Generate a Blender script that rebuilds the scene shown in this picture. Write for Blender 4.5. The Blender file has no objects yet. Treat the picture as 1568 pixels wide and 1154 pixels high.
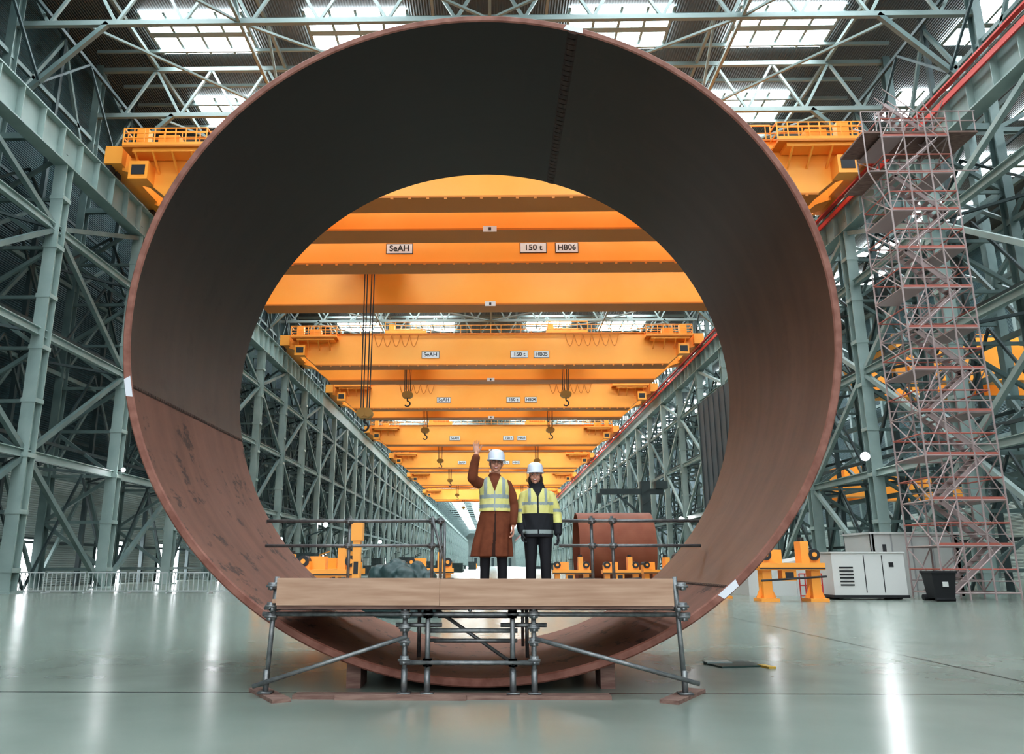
import bpy, math, random
from mathutils import Vector, Matrix
random.seed(4)
scene = bpy.context.scene
COL = scene.collection

# ------------------------------------------------------------ materials
def mat(name, col, rough=0.5, metal=0.0, col2=None, nscale=3.0, emis=0.0, bump=0.0, stretch=(1,1,1), spec=0.5, coat=0.0):
    m = bpy.data.materials.new(name); m.use_nodes = True
    nt = m.node_tree; b = nt.nodes["Principled BSDF"]
    b.inputs["Base Color"].default_value = (*col, 1)
    b.inputs["Roughness"].default_value = rough
    b.inputs["Metallic"].default_value = metal
    b.inputs["Specular IOR Level"].default_value = spec
    b.inputs["Coat Weight"].default_value = coat
    if emis > 0:
        b.inputs["Emission Color"].default_value = (*col, 1)
        b.inputs["Emission Strength"].default_value = emis
    if col2 is not None or bump > 0:
        tc = nt.nodes.new("ShaderNodeTexCoord"); mp = nt.nodes.new("ShaderNodeMapping")
        mp.inputs["Scale"].default_value = stretch
        nz = nt.nodes.new("ShaderNodeTexNoise"); nz.inputs["Scale"].default_value = nscale
        nz.inputs["Detail"].default_value = 5
        nt.links.new(tc.outputs["Object"], mp.inputs[0]); nt.links.new(mp.outputs[0], nz.inputs["Vector"])
        if col2 is not None:
            cr = nt.nodes.new("ShaderNodeValToRGB")
            cr.color_ramp.elements[0].position = 0.35; cr.color_ramp.elements[1].position = 0.65
            cr.color_ramp.elements[0].color = (*col, 1); cr.color_ramp.elements[1].color = (*col2, 1)
            nt.links.new(nz.outputs["Fac"], cr.inputs[0]); nt.links.new(cr.outputs[0], b.inputs["Base Color"])
        if bump > 0:
            bp = nt.nodes.new("ShaderNodeBump"); bp.inputs["Strength"].default_value = bump
            nt.links.new(nz.outputs["Fac"], bp.inputs["Height"]); nt.links.new(bp.outputs[0], b.inputs["Normal"])
    return m

def corrugated(name, col, col2, axis='Y', scale=3.0, rough=0.6):
    m = mat(name, col, rough, 0.0, col2, 0.25)
    nt = m.node_tree; b = nt.nodes["Principled BSDF"]
    g = nt.nodes.new("ShaderNodeNewGeometry"); w = nt.nodes.new("ShaderNodeTexWave")
    w.bands_direction = axis; w.inputs["Scale"].default_value = scale
    nt.links.new(g.outputs["Position"], w.inputs["Vector"])
    bp = nt.nodes.new("ShaderNodeBump"); bp.inputs["Strength"].default_value = 0.6; bp.inputs["Distance"].default_value = 0.1
    nt.links.new(w.outputs["Fac"], bp.inputs["Height"]); nt.links.new(bp.outputs[0], b.inputs["Normal"])
    return m

M_steel = mat("steel_paint", (0.11,0.16,0.157), 0.5, 0.0, (0.165,0.22,0.21), 0.6)
M_steel_d = mat("steel_paint_dark", (0.03,0.048,0.052), 0.55, 0.0, (0.05,0.076,0.078), 0.6)
M_steel_c = mat("steel_column_paint", (0.25,0.325,0.305), 0.5, 0.0, (0.32,0.395,0.37), 0.6)
M_steel_l = mat("steel_roof", (0.22,0.275,0.265), 0.5)
M_orange = mat("crane_orange", (1.0,0.38,0.055), 0.38, 0.0, (1.0,0.44,0.09), 0.15)
M_orange_d = mat("crane_orange_edge", (0.62,0.19,0.02), 0.5)
M_dark = mat("dark_metal", (0.03,0.03,0.035), 0.5)
M_white = mat("white_paint", (0.62,0.62,0.60), 0.5)
M_black = mat("black_paint", (0.015,0.015,0.018), 0.5)
M_red = mat("red_paint", (0.55,0.05,0.04), 0.5)
M_wall_teal = corrugated("wall_cladding_teal", (0.018,0.048,0.056), (0.034,0.074,0.082), 'Z', 2.0)
M_wall_light = corrugated("wall_cladding_light", (0.32,0.38,0.36), (0.40,0.46,0.43), 'Z', 2.0)
M_roof = corrugated("roof_deck", (0.05,0.063,0.064), (0.075,0.09,0.088), 'X', 1.6)
M_sky = mat("skylight_glass", (0.86,0.95,1.0), 0.4, emis=16.0)
M_lamp = mat("lamp_glass", (0.95,0.98,1.0), 0.4, emis=90.0)
M_door = mat("daylight_door", (0.95,0.97,1.0), 0.4, emis=9.0)
M_tube = mat("galvanised_tube", (0.17,0.18,0.19), 0.4, 0.6, (0.27,0.28,0.28), 12)
M_tower = mat("tower_tube", (0.42,0.33,0.32), 0.45, 0.2)
M_deckred = mat("deck_red", (0.42,0.13,0.10), 0.6)
M_wood = mat("timber", (0.36,0.22,0.15), 0.75, 0.0, (0.47,0.315,0.225), 2.0, bump=0.1, stretch=(0.6,6,8))
M_wood_d = mat("timber_dark", (0.16,0.09,0.075), 0.8, 0.0, (0.26,0.17,0.14), 3.0, stretch=(1,6,8))
M_tarp = mat("tarpaulin", (0.02,0.045,0.045), 0.5, 0.0, (0.04,0.07,0.07), 2.0, bump=0.3)

# ------------------------------------------------------------ mesh builder
class MB:
    def __init__(s): s.v=[]; s.f=[]; s.m=[]
    def add(s, vs, fs, mi=0):
        o=len(s.v); s.v += [tuple(v) for v in vs]
        for f in fs: s.f.append(tuple(i+o for i in f)); s.m.append(mi)
    def box(s, c, d, mi=0, rz=0.0):
        x,y,z=d[0]/2,d[1]/2,d[2]/2; cr,sr=math.cos(rz),math.sin(rz); vs=[]
        for a,b,e in ((-1,-1,-1),(1,-1,-1),(1,1,-1),(-1,1,-1),(-1,-1,1),(1,-1,1),(1,1,1),(-1,1,1)):
            px,py=a*x,b*y
            vs.append((c[0]+px*cr-py*sr, c[1]+px*sr+py*cr, c[2]+e*z))
        s.add(vs,[(0,3,2,1),(4,5,6,7),(0,1,5,4),(1,2,6,5),(2,3,7,6),(3,0,4,7)],mi)
    def b2(s, x0,x1,y0,y1,z0,z1,mi=0):
        s.box(((x0+x1)/2,(y0+y1)/2,(z0+z1)/2),(abs(x1-x0),abs(y1-y0),abs(z1-z0)),mi)
    def frame(s,p,q):
        p=Vector(p);q=Vector(q);d=(q-p).normalized()
        up=Vector((0,0,1)) if abs(d.z)<0.95 else Vector((0,1,0))
        r=d.cross(up).normalized(); u=r.cross(d).normalized()
        return p,q,r,u
    def beam(s,p,q,w,h,mi=0):
        p,q,r,u=s.frame(p,q); vs=[]
        for e in (p,q):
            for a,b in ((-1,-1),(1,-1),(1,1),(-1,1)): vs.append(e+r*(a*w/2)+u*(b*h/2))
        s.add(vs,[(0,1,2,3),(7,6,5,4),(0,4,5,1),(1,5,6,2),(2,6,7,3),(3,7,4,0)],mi)
    def ibeam(s,p,q,w,h,mi=0,t=0.06):
        p,q,r,u=s.frame(p,q)
        for off,ww,hh in ((u*(h/2),w,t),(u*(-h/2),w,t),(u*0,t,h)):
            vs=[]
            for e in (p+off,q+off):
                for a,b in ((-1,-1),(1,-1),(1,1),(-1,1)): vs.append(e+r*(a*ww/2)+u*(b*hh/2))
            s.add(vs,[(0,1,2,3),(7,6,5,4),(0,4,5,1),(1,5,6,2),(2,6,7,3),(3,7,4,0)],mi)
    def tube(s,p,q,r1,r2=None,n=10,mi=0):
        if r2 is None: r2=r1
        p,q,r,u=s.frame(p,q); vs=[]
        for e,rad in ((p,r1),(q,r2)):
            for i in range(n):
                a=2*math.pi*i/n; vs.append(e+r*(math.cos(a)*rad)+u*(math.sin(a)*rad))
        fs=[(i,(i+1)%n,n+(i+1)%n,n+i) for i in range(n)]
        fs+= [tuple(range(n-1,-1,-1)), tuple(range(n,2*n))]
        s.add(vs,fs,mi)
    def ell(s,c,r,mi=0,n=16,k=12):
        vs=[(c[0],c[1],c[2]-r[2])]
        for j in range(1,k):
            t=math.pi*j/k
            for i in range(n):
                a=2*math.pi*i/n
                vs.append((c[0]+r[0]*math.sin(t)*math.cos(a),c[1]+r[1]*math.sin(t)*math.sin(a),c[2]-r[2]*math.cos(t)))
        vs.append((c[0],c[1],c[2]+r[2])); fs=[]
        for i in range(n):
            fs.append((0,1+(i+1)%n,1+i))
            for j in range(k-2):
                a=1+j*n+i;b=1+j*n+(i+1)%n
                fs.append((a,b,b+n,a+n))
            fs.append((1+(k-2)*n+i,1+(k-2)*n+(i+1)%n,len(vs)-1))
        s.add(vs,fs,mi)
    def loft(s,rings,n=48,mi=0,fn=None,sub=6):
        R=[]
        for j in range(len(rings)-1):
            for t in range(sub):
                k=t/sub
                p0=rings[max(j-1,0)];p1=rings[j];p2=rings[j+1];p3=rings[min(j+2,len(rings)-1)]
                R.append([0.5*((2*b)+(-a+c)*k+(2*a-5*b+4*c-d)*k*k+(-a+3*b-3*c+d)*k**3) for a,b,c,d in zip(p0,p1,p2,p3)])
        R.append(list(rings[-1])); vs=[]
        for (cx,cy,cz,rx,ry) in R:
            for i in range(n):
                a=2*math.pi*i/n; kx=1.0
                if fn: kx=fn(a,cz)
                ca,sa=math.cos(a),math.sin(a)
                vs.append((cx+rx*kx*ca, cy+ry*kx*sa, cz))
        fs=[]
        for j in range(len(R)-1):
            for i in range(n):
                fs.append((j*n+i,j*n+(i+1)%n,(j+1)*n+(i+1)%n,(j+1)*n+i))
        fs.append(tuple(range(n-1,-1,-1))); fs.append(tuple((len(R)-1)*n+i for i in range(n)))
        s.add(vs,fs,mi)
    def limb(s,pts,rads,n=16,mi=0):
        for i in range(len(pts)-1):
            s.tube(pts[i],pts[i+1],rads[i],rads[i+1],n,mi)
        for p,r in zip(pts,rads): s.ell(p,(r,r,r),mi,n,10)
    def mesh(s,name,mats,smooth=False):
        me=bpy.data.meshes.new(name); me.from_pydata(s.v,[],s.f)
        for m in mats: me.materials.append(m)
        me.polygons.foreach_set("material_index",s.m)
        if smooth: me.polygons.foreach_set("use_smooth",[True]*len(s.f))
        me.update(); return me
    def obj(s,name,mats,smooth=False,parent=None):
        o=bpy.data.objects.new(name,s.mesh(name,mats,smooth)); COL.objects.link(o)
        if parent: o.parent=parent
        return o

def empty(name,loc=(0,0,0)):
    e=bpy.data.objects.new(name,None); e.location=loc; COL.objects.link(e); return e

def remesh_obj(mb,name,mats,voxel,classify=None,parent=None,it=4,xform=None):
    me=mb.mesh(name+"_src",[])
    if xform is not None: me.transform(xform)
    o=bpy.data.objects.new(name+"_src",me); COL.objects.link(o)
    r=o.modifiers.new("r","REMESH"); r.mode='VOXEL'; r.voxel_size=voxel; r.use_smooth_shade=True
    sm=o.modifiers.new("s","SMOOTH"); sm.factor=0.5; sm.iterations=it
    dg=bpy.context.evaluated_depsgraph_get(); dg.update()
    nm=bpy.data.meshes.new_from_object(o.evaluated_get(dg))
    bpy.data.objects.remove(o); nm.name=name
    nm.materials.clear()
    for m in mats: nm.materials.append(m)
    for p in nm.polygons:
        p.use_smooth=True
        p.material_index = classify(p.center) if classify else 0
    ob=bpy.data.objects.new(name,nm); COL.objects.link(ob)
    if parent: ob.parent=parent
    return ob

def text_mesh(txt,size,loc,m,parent):
    c=bpy.data.curves.new("t",'FONT'); c.body=txt; c.size=size; c.align_x='CENTER'; c.align_y='CENTER'; c.extrude=0.01; c.offset=0.012
    o=bpy.data.objects.new("t",c); COL.objects.link(o)
    dg=bpy.context.evaluated_depsgraph_get(); dg.update()
    me=bpy.data.meshes.new_from_object(o.evaluated_get(dg)); bpy.data.objects.remove(o)
    me.materials.clear(); me.materials.append(m)
    ob=bpy.data.objects.new("lettering",me); ob.rotation_euler=(math.pi/2,0,0); ob.location=loc
    COL.objects.link(ob); ob.parent=parent

# ------------------------------------------------------------ floor
mf = bpy.data.materials.new("polished_floor"); mf.use_nodes=True
nt=mf.node_tree; b=nt.nodes["Principled BSDF"]; L=nt.links
g=nt.nodes.new("ShaderNodeNewGeometry")
n1=nt.nodes.new("ShaderNodeTexNoise"); n1.inputs["Scale"].default_value=0.35; n1.inputs["Detail"].default_value=6
n2=nt.nodes.new("ShaderNodeTexNoise"); n2.inputs["Scale"].default_value=1.2; n2.inputs["Detail"].default_value=3
L.new(g.outputs["Position"],n1.inputs["Vector"]); L.new(g.outputs["Position"],n2.inputs["Vector"])
cr=nt.nodes.new("ShaderNodeValToRGB"); cr.color_ramp.elements[0].position=.3; cr.color_ramp.elements[1].position=.7
cr.color_ramp.elements[0].color=(0.195,0.235,0.205,1); cr.color_ramp.elements[1].color=(0.25,0.29,0.255,1)
L.new(n1.outputs["Fac"],cr.inputs[0])
sx=nt.nodes.new("ShaderNodeSeparateXYZ"); L.new(g.outputs["Position"],sx.inputs[0])
def joint(out,off,per):
    a=nt.nodes.new("ShaderNodeMath"); a.operation='SUBTRACT'; a.inputs[1].default_value=off; L.new(out,a.inputs[0])
    p=nt.nodes.new("ShaderNodeMath"); p.operation='PINGPONG'; p.inputs[1].default_value=per/2; L.new(a.outputs[0],p.inputs[0])
    l=nt.nodes.new("ShaderNodeMath"); l.operation='LESS_THAN'; l.inputs[1].default_value=0.03; L.new(p.outputs[0],l.inputs[0]); return l
j1=joint(sx.outputs[1],9.9,12.0); j2=joint(sx.outputs[0],7.0,18.0)
mx=nt.nodes.new("ShaderNodeMath"); mx.operation='MAXIMUM'; L.new(j1.outputs[0],mx.inputs[0]); L.new(j2.outputs[0],mx.inputs[1])
mc=nt.nodes.new("ShaderNodeMix"); mc.data_type='RGBA'; mc.inputs[7].default_value=(0.03,0.04,0.037,1)
L.new(mx.outputs[0],mc.inputs[0]); L.new(cr.outputs[0],mc.inputs[6]); L.new(mc.outputs[2],b.inputs["Base Color"])
rr=nt.nodes.new("ShaderNodeMapRange"); rr.inputs[3].default_value=0.17; rr.inputs[4].default_value=0.28
L.new(n2.outputs["Fac"],rr.inputs[0]); L.new(rr.outputs[0],b.inputs["Roughness"])
b.inputs["Specular IOR Level"].default_value=.55
bp=nt.nodes.new("ShaderNodeBump"); bp.inputs["Strength"].default_value=0.01; L.new(n2.outputs["Fac"],bp.inputs["Height"]); L.new(bp.outputs[0],b.inputs["Normal"])
Y0,Y1=-34.0,900.0
m=MB(); m.b2(-32.3,60.3,Y0,Y1,-0.3,0); m.obj("floor",[mf])

# ------------------------------------------------------------ walls / ceiling
m=MB(); m.b2(-32.3,-32,Y0,Y1,8.5,40,0); m.b2(-32.3,-32,Y0,Y1,0,8.5,1); m.obj("wall_left",[M_wall_teal,M_wall_light])
m=MB(); m.b2(60,60.3,Y0,Y1,8.5,40,0); m.b2(60,60.3,Y0,Y1,0,8.5,1); m.obj("wall_right",[M_wall_teal,M_wall_light])
m=MB(); m.b2(-32.3,60.3,Y1,Y1+.3,0,40,0)
for i in range(7): m.b2(-20+i*6.5,-17+i*6.5,Y1-.1,Y1,0,9,1)
m.obj("wall_back",[M_wall_light,M_steel_d])
m=MB(); m.b2(-32.3,60.3,Y0,Y1,40,40.3); m.obj("ceiling",[M_roof])
BAY=10.4; NB=80; YC=[42.3+BAY*k for k in range(-7,NB)]
m=MB()
for k,y in enumerate(YC):
    yc=y+7.0
    for xc in (-21.5,-9.6,9.4,21.5,38,50):
        if k>45 and xc>30: continue
        w=7.4
        m.b2(xc-w/2,xc+w/2,yc-2.3,yc+2.3,39.85,39.95)
        if k<18:
            for i in range(5): m.beam((xc-w/2+i*w/4,yc-2.3,39.8),(xc-w/2+i*w/4,yc+2.3,39.8),.2,.1,1)
            m.beam((xc-w/2,yc,39.78),(xc+w/2,yc,39.78),.55,.12,1)
m.obj("window_1",[M_sky,M_steel_l])

for i,(y,w,h) in enumerate(((53,2.6,3.2),(65.3,4.5,3.4),(77.5,5.0,3.4),(92,4,3),(150,6,3.5),(190,6,3.5),(240,8,3.5))):
    m=MB(); m.b2(-32,-31.93,y-w/2,y+w/2,0,h,0)
    m.b2(-32,-31.85,y-w/2-.15,y-w/2,0,h+.15,1); m.b2(-32,-31.85,y+w/2,y+w/2+.15,0,h+.15,1); m.b2(-32,-31.85,y-w/2,y+w/2,h,h+.15,1)
    m.obj("door_%d"%(i+1),[M_door,M_steel_d])

# ------------------------------------------------------------ side steelwork
LV=[0,7.5,14.5,21.0,25.0]
def side(sgn,name):
    m=MB(); X=26*sgn; XB=30.5*sgn; XM=28.2*sgn
    for k,y in enumerate(YC):
        near = k<14; mid = k<42
        if near:
            m.ibeam((X,y,0),(X,y,25.0),.75,.7,2,.07); m.ibeam((XB,y,0),(XB,y,39.5),.55,.6,0,.07)
        else:
            m.beam((X,y,0),(X,y,25.0),.7,.7,2); m.beam((XB,y,0),(XB,y,39.5),.5,.6,0)
        if mid:
            m.box((X,y,.05),(1.2,1.2,.1),2)
            z=1.2; fl=0
            while z<24:
                a,bb=(X,XB) if fl%2==0 else (XB,X)
                m.beam((a,y,z),(bb,y,z+3.1),.2,.22,0)
                m.beam((X,y,z),(XB,y,z),.16,.2,0)
                if near: m.box((X,y,z),(.85,.85,.25),2)
                z+=3.1; fl+=1
        m.beam((X,y,25),(XB,y,30),.3,.3,0)
        m.beam((XB,y,29),(24.5*sgn,y,35.2),.3,.3,0)
        m.beam((XB,y,27.2),(26*sgn,y,27.2),.3,.4,0)
        if k+1<len(YC):
            y2=y+BAY; ym=y+BAY/2
            for i,z in enumerate(LV[1:4]):
                m.ibeam((X,y,z),(X,y2,z),.34,.42,2,.05) if near else m.beam((X,y,z),(X,y2,z),.3,.4,0)
                if mid:
                    m.beam((XB,y,z),(XB,y2,z),.25,.3,0)
                    m.beam((XM,y,z+1.5),(XM,y2,z+1.5),.16,.2,1)
                    m.beam((X,y,z),(XB,ym,z),.16,.16,1); m.beam((XB,ym,z),(X,y2,z),.16,.16,1)
            for i in range(4):
                za,zb=LV[i],LV[i+1]
                mi=2 if (sgn>0 and near) else 0
                if (k+i)%2==0: m.beam((X,y,za),(X,y2,zb),.28,.3,mi)
                else: m.beam((X,y2,za),(X,y,zb),.28,.3,mi)
                if mid:
                    m.beam((XB,y,za),(XB,ym,zb),.2,.22,0); m.beam((XB,ym,zb),(XB,y2,za),.2,.22,0)
                    m.beam((XM,y,zb),(XM,ym,za),.13,.15,1); m.beam((XM,ym,za),(XM,y2,zb),.13,.15,1)
            if mid:
                m.beam((XB,y,29),(XB,ym,38),.22,.24,0); m.beam((XB,ym,38),(XB,y2,29),.22,.24,0)
                m.beam((XB,y,33),(XB,y2,33),.22,.3,0); m.beam((XB,y,29),(XB,y2,29),.25,.35,0)
                m.beam((28.4*sgn,y,31),(28.4*sgn,ym,36),.15,.15,1); m.beam((28.4*sgn,ym,36),(28.4*sgn,y2,31),.15,.15,1)
                m.beam((28.4*sgn,y,36),(28.4*sgn,y2,36),.2,.25,1)
                m.beam((XB,ym,0),(XB,ym,39.5),.3,.3,1)
            if near:
                for z in (3,10.5,17.5,23,26.5): m.beam((31.6*sgn,y,z),(31.6*sgn,y2,z),.12,.2,1)
                for j in range(5): m.box((X,y+1+j*2.08,26.1),(.86,.05,2.0),2)
    ya,yb=YC[0],YC[-1]
    m.ibeam((X,ya,26.1),(X,yb,26.1),.9,2.1,2,.08)
    m.beam((X,ya,27.27),(X,yb,27.27),.16,.16,1)
    m.beam((27.3*sgn,ya,27.2),(27.3*sgn,yb,27.2),1.5,.08,0)
    for z in (27.75,28.3): m.beam((28*sgn,ya,z),(28*sgn,yb,z),.06,.06,0)
    return m.obj(name,[M_steel,M_steel_d,M_steel_c])
side(-1,"steel_column_frame"); side(1,"steel_column_frame")
m=MB(); m.beam((25.45,YC[0],26.7),(25.45,YC[-1],26.7),.12,.34,0); m.beam((25.4,YC[0],27.35),(25.4,YC[-1],27.35),.3,.12,0)
m.obj("conductor_rail",[M_red])
m=MB()
for k,y in enumerate(YC[:18]):
    y2=y+BAY
    for X in (36,):
        m.beam((X,y,0),(X,y,39.5),.6,.6,0)
        for z in (7.5,14.5,21,27,33): m.beam((X,y,z),(X,y2,z),.3,.4,0)
        for i,(za,zb) in enumerate(((0,7.5),(7.5,14.5),(14.5,21),(21,27),(27,33))):
            if (k+i)%2: m.beam((X,y,za),(X,y2,zb),.28,.28,0)
            else: m.beam((X,y2,za),(X,y,zb),.28,.28,0)
    for z in (9,18,27): 
        m.beam((30.5,y,z),(36,y,z+3),.25,.25,0); m.beam((30.5,y,z),(36,y,z),.25,.3,0)
    m.beam((59.2,y,0),(59.2,y,39.5),.6,.6,0)
    for z in (7.5,16,25,32): m.beam((59.3,y,z),(59.3,y2,z),.3,.4,0)
m.obj("adjoining_bay_frame",[M_steel])

# ------------------------------------------------------------ roof trusses
m=MB()
for k,y in enumerate(YC):
    if k>50 and k%2: continue
    m.beam((-30.5,y,35.2),(30.5,y,35.2),.3,.34,0); m.beam((-30.5,y,39.2),(30.5,y,39.2),.3,.35,0)
    if k<=50:
        x=-30.5; st=4.36
        while x<30.4:
            xm=x+st/2
            m.beam((x,y,39.2),(xm,y,35.2),.17,.19,0); m.beam((xm,y,35.2),(x+st,y,39.2),.17,.19,0)
            x+=st
    if k<26 and k+1<len(YC):
        y2=y+BAY; ym=y+BAY/2
        for X in (-26,-16,-4,4,16,26):
            m.beam((X,y,39.3),(X,y2,39.3),.2,.3,0)
        for j in (2.6,5.2,8.6): m.beam((-30,y+j,39.55),(30,y+j,39.55),.16,.25,0)
        for X in (-16,0,16):
            m.beam((X,y,35.2),(X,y2,35.2),.2,.22,0)
            m.beam((X,y,35.2),(X,ym,39.2),.16,.18,0); m.beam((X,ym,39.2),(X,y2,35.2),.16,.18,0)
        for a,bb in ((-26,-16),(-16,0),(16,0),(26,16)):
            m.beam((a,y,35.2),(bb,y2,35.2),.16,.16,0)
m.obj("roof_truss",[M_steel_l])

# ------------------------------------------------------------ overhead cranes
mat_hook=mat("hook_block_yellow",(0.40,0.22,0.05),.5)
M_sign=mat("sign_white",(0.75,0.76,0.78),.5)
def crane(Y,gap=8.0,label=None,hooks=((-10.8,22.4),(9.6,22.4)),detail=True,pd=2.4):
    e=empty("overhead_crane",(0,Y,0)); m=MB()
    prof=[(-25.2,27.7),(-24.0,27.3),(-21.8,25.5),(21.8,25.5),(24.0,27.3),(25.2,27.7),(25.2,29.4),(-25.2,29.4)]
    n=len(prof)
    for yy in (0,gap):
        y0,y1=yy-.9,yy+.9
        vs=[(a,y0,c) for a,c in prof]+[(a,y1,c) for a,c in prof]
        m.add(vs,[tuple(range(n)),tuple(range(2*n-1,n-1,-1))]+[((i+1)%n,i,n+i,n+(i+1)%n) for i in range(n)],0)
        m.b2(-21.8,21.8,yy-1.15,yy+1.15,25.36,25.5,1)
        m.b2(-25.0,25.0,yy-1.1,yy+1.1,29.4,29.5,1)
        if yy==0 and detail:
            for i in range(36): m.b2(-21+i*1.2-.1,-21+i*1.2+.1,yy-1.2,yy-1.1,25.22,25.4,1)
    for s in (-1,1):
        m.b2(s*25.0,s*26.2,-1.5,gap+2.2,27.9,29.2,0)
        for wy in (-1.0,-.1,gap+.6,gap+1.8):
            m.tube((s*25.8,wy,27.7),(s*26.15,wy,27.7),.36,.36,14,2)
        xa,xb=sorted((s*19.0,s*24.6))
        m.b2(xa,xb,-pd,-.9,28.6,28.75,1)
        m.b2(xa+.6,xb-.3,-pd+.2,-1.0,28.35,28.6,0)
        for i in range(9):
            x=xa+(xb-xa)*i/8
            m.beam((x,-pd+.05,28.75),(x,-pd+.05,30.0),.07,.07,0)
        for z in (29.3,29.65,30.0): m.beam((xa,-pd+.05,z),(xb,-pd+.05,z),.06,.06,0)
        m.b2(xa,xb,-pd,-pd+.04,28.75,28.95,0)
        for xx in (xa,xb):
            for z in (29.3,30.0): m.beam((xx,-pd+.05,z),(xx,-.9,z),.07,.07,0)
        for bx in (20.0,21.3,22.6,23.8): m.beam((s*bx,-pd+.2,28.4),(s*bx,-.9,27.4),.12,.15,0)
        m.b2(s*22.9,s*24.2,-2.0,-.9,26.5,27.8,0); m.b2(s*23.1,s*24.0,-2.04,-2.0,26.8,27.5,2)
        m.b2(s*21.0,s*22.4,-2.0,-1.2,28.75,29.7,0); m.b2(s*23.2,s*24.0,-1.8,-1.2,28.75,30.3,0)
    for yy in (-1.0,gap+1.0):
        if not detail and yy>0: continue
        for i in range(41):
            x=-25+i*1.25; m.beam((x,yy,29.5),(x,yy,30.55),.06,.06,0)
        for z in (30.0,30.55): m.beam((-25,yy,z),(25,yy,z),.06,.06,0)
    for hx,hz in hooks:
        m.b2(hx-2.6,hx+2.6,.3,gap-.3,29.7,30.3,0)
        m.tube((hx-1.8,gap/2,31),(hx+1.8,gap/2,31),.65,.65,16,1)
        m.b2(hx-2.3,hx-1.6,1.5,3.2,30.3,31.5,0); m.b2(hx+1.5,hx+2.4,gap-3,gap-1.2,30.3,31.4,0)
        for i in range(5):
            x=hx-2.6+i*1.3; m.beam((x,.3,30.3),(x,.3,31.4),.07,.07,0)
        m.beam((hx-2.6,.3,31.4),(hx+2.6,.3,31.4),.07,.07,0)
        for dx in (-.45,-.2,.2,.45): m.tube((hx+dx,gap/2,30),(hx+dx*.8,gap/2,hz+.8),.05,.05,6,2)
        m.b2(hx-.4,hx+.4,gap/2-.3,gap/2+.3,hz-.1,hz+.8,3)
        m.tube((hx-.35,gap/2-.35,hz+.35),(hx-.35,gap/2+.35,hz+.35),.36,.36,14,3); m.tube((hx+.35,gap/2-.35,hz+.35),(hx+.35,gap/2+.35,hz+.35),.36,.36,14,3)
        pts=[(hx,gap/2,hz-.1),(hx,gap/2,hz-.45)]+[(hx+.36*math.sin(a)-.0,gap/2,hz-.8+.36*math.cos(a)) for a in [0,.7,1.4,2.1,2.8,3.5,4.2]]
        for a,bb in zip(pts[:-1],pts[1:]): m.tube(a,bb,.09,.09,8,2)
    if detail:
        for x0,nl in ((-14.5,5),(9.2,6)):
            for i in range(nl):
                P=[(x0+i*1.1+1.1*t/6,-1.25,29.2-1.5*math.sin(math.pi*t/6)) for t in range(7)]
                for a,bb in zip(P[:-1],P[1:]): m.tube(a,bb,.05,.05,5,1)
        m.beam((-15,-1.25,29.25),(16,-1.25,29.25),.1,.1,1)
    m.obj("bridge",[M_orange,M_orange_d,M_dark,mat_hook],parent=e)
    if label:
        s=MB()
        for x,w in ((-7.5,2.1),(3.5,2.1),(6.25,1.8)):
            s.b2(x-w/2-.05,x+w/2+.05,-.95,-.9,26.3,27.2,1); s.b2(x-w/2,x+w/2,-.97,-.95,26.35,27.15,0)
        s.obj("sign_plates",[M_sign,M_dark],parent=e)
        text_mesh("SeAH",.72,(-7.5,-.985,26.75),M_dark,e); text_mesh("150 t",.7,(3.5,-.985,26.75),M_dark,e); text_mesh(label,.66,(6.25,-.985,26.75),M_dark,e)
    s=MB(); s.b2(-.55,.45,gap-1.2,gap-1.16,25.2,25.65,0); s.b2(-.15,.05,gap-1.22,gap-1.2,25.3,25.55,1); s.obj("flange_plaque",[M_sign,M_dark],parent=e)
    return e
crane(48.4,5.2,None,hooks=((-17,27),(17,27)))
crane(60,10.3,"HB06",hooks=((-10.9,13.8),))
crane(93,8,"HB05")
crane(120,8,"HB04")
crane(158,8,"HB03",detail=False)
crane(197,8,"HB02",detail=False)
crane(240,8,None,detail=False)
crane(295,8,None,detail=False)
e=empty("overhead_crane",(0,70,0)); m=MB()
m.b2(37,58,-1,1,17.8,21,0); m.b2(37,58,6,8,17.8,21,0); m.b2(36.8,38,-2,9,20,21.2,0)
for i in range(18): m.beam((37+i*1.2,-1,21),(37+i*1.2,-1,22.1),.07,.07,0)
m.beam((37,-1,22.1),(58,-1,22.1),.07,.07,0)
m.b2(46,50,1,6,21.2,22.4,0)
for x in (39,57): m.b2(x-1,x+1,-1.5,-1,16,19,0)
m.obj("bridge",[M_orange],parent=e)
e=empty("overhead_crane",(0,96,0)); m=MB()
m.b2(37,58,-1,1,9.5,12,0); m.b2(37,58,5,7,9.5,12,0); m.b2(44,47,1,5,12,13.5,0)
m.obj("bridge",[M_orange],parent=e)

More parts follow.
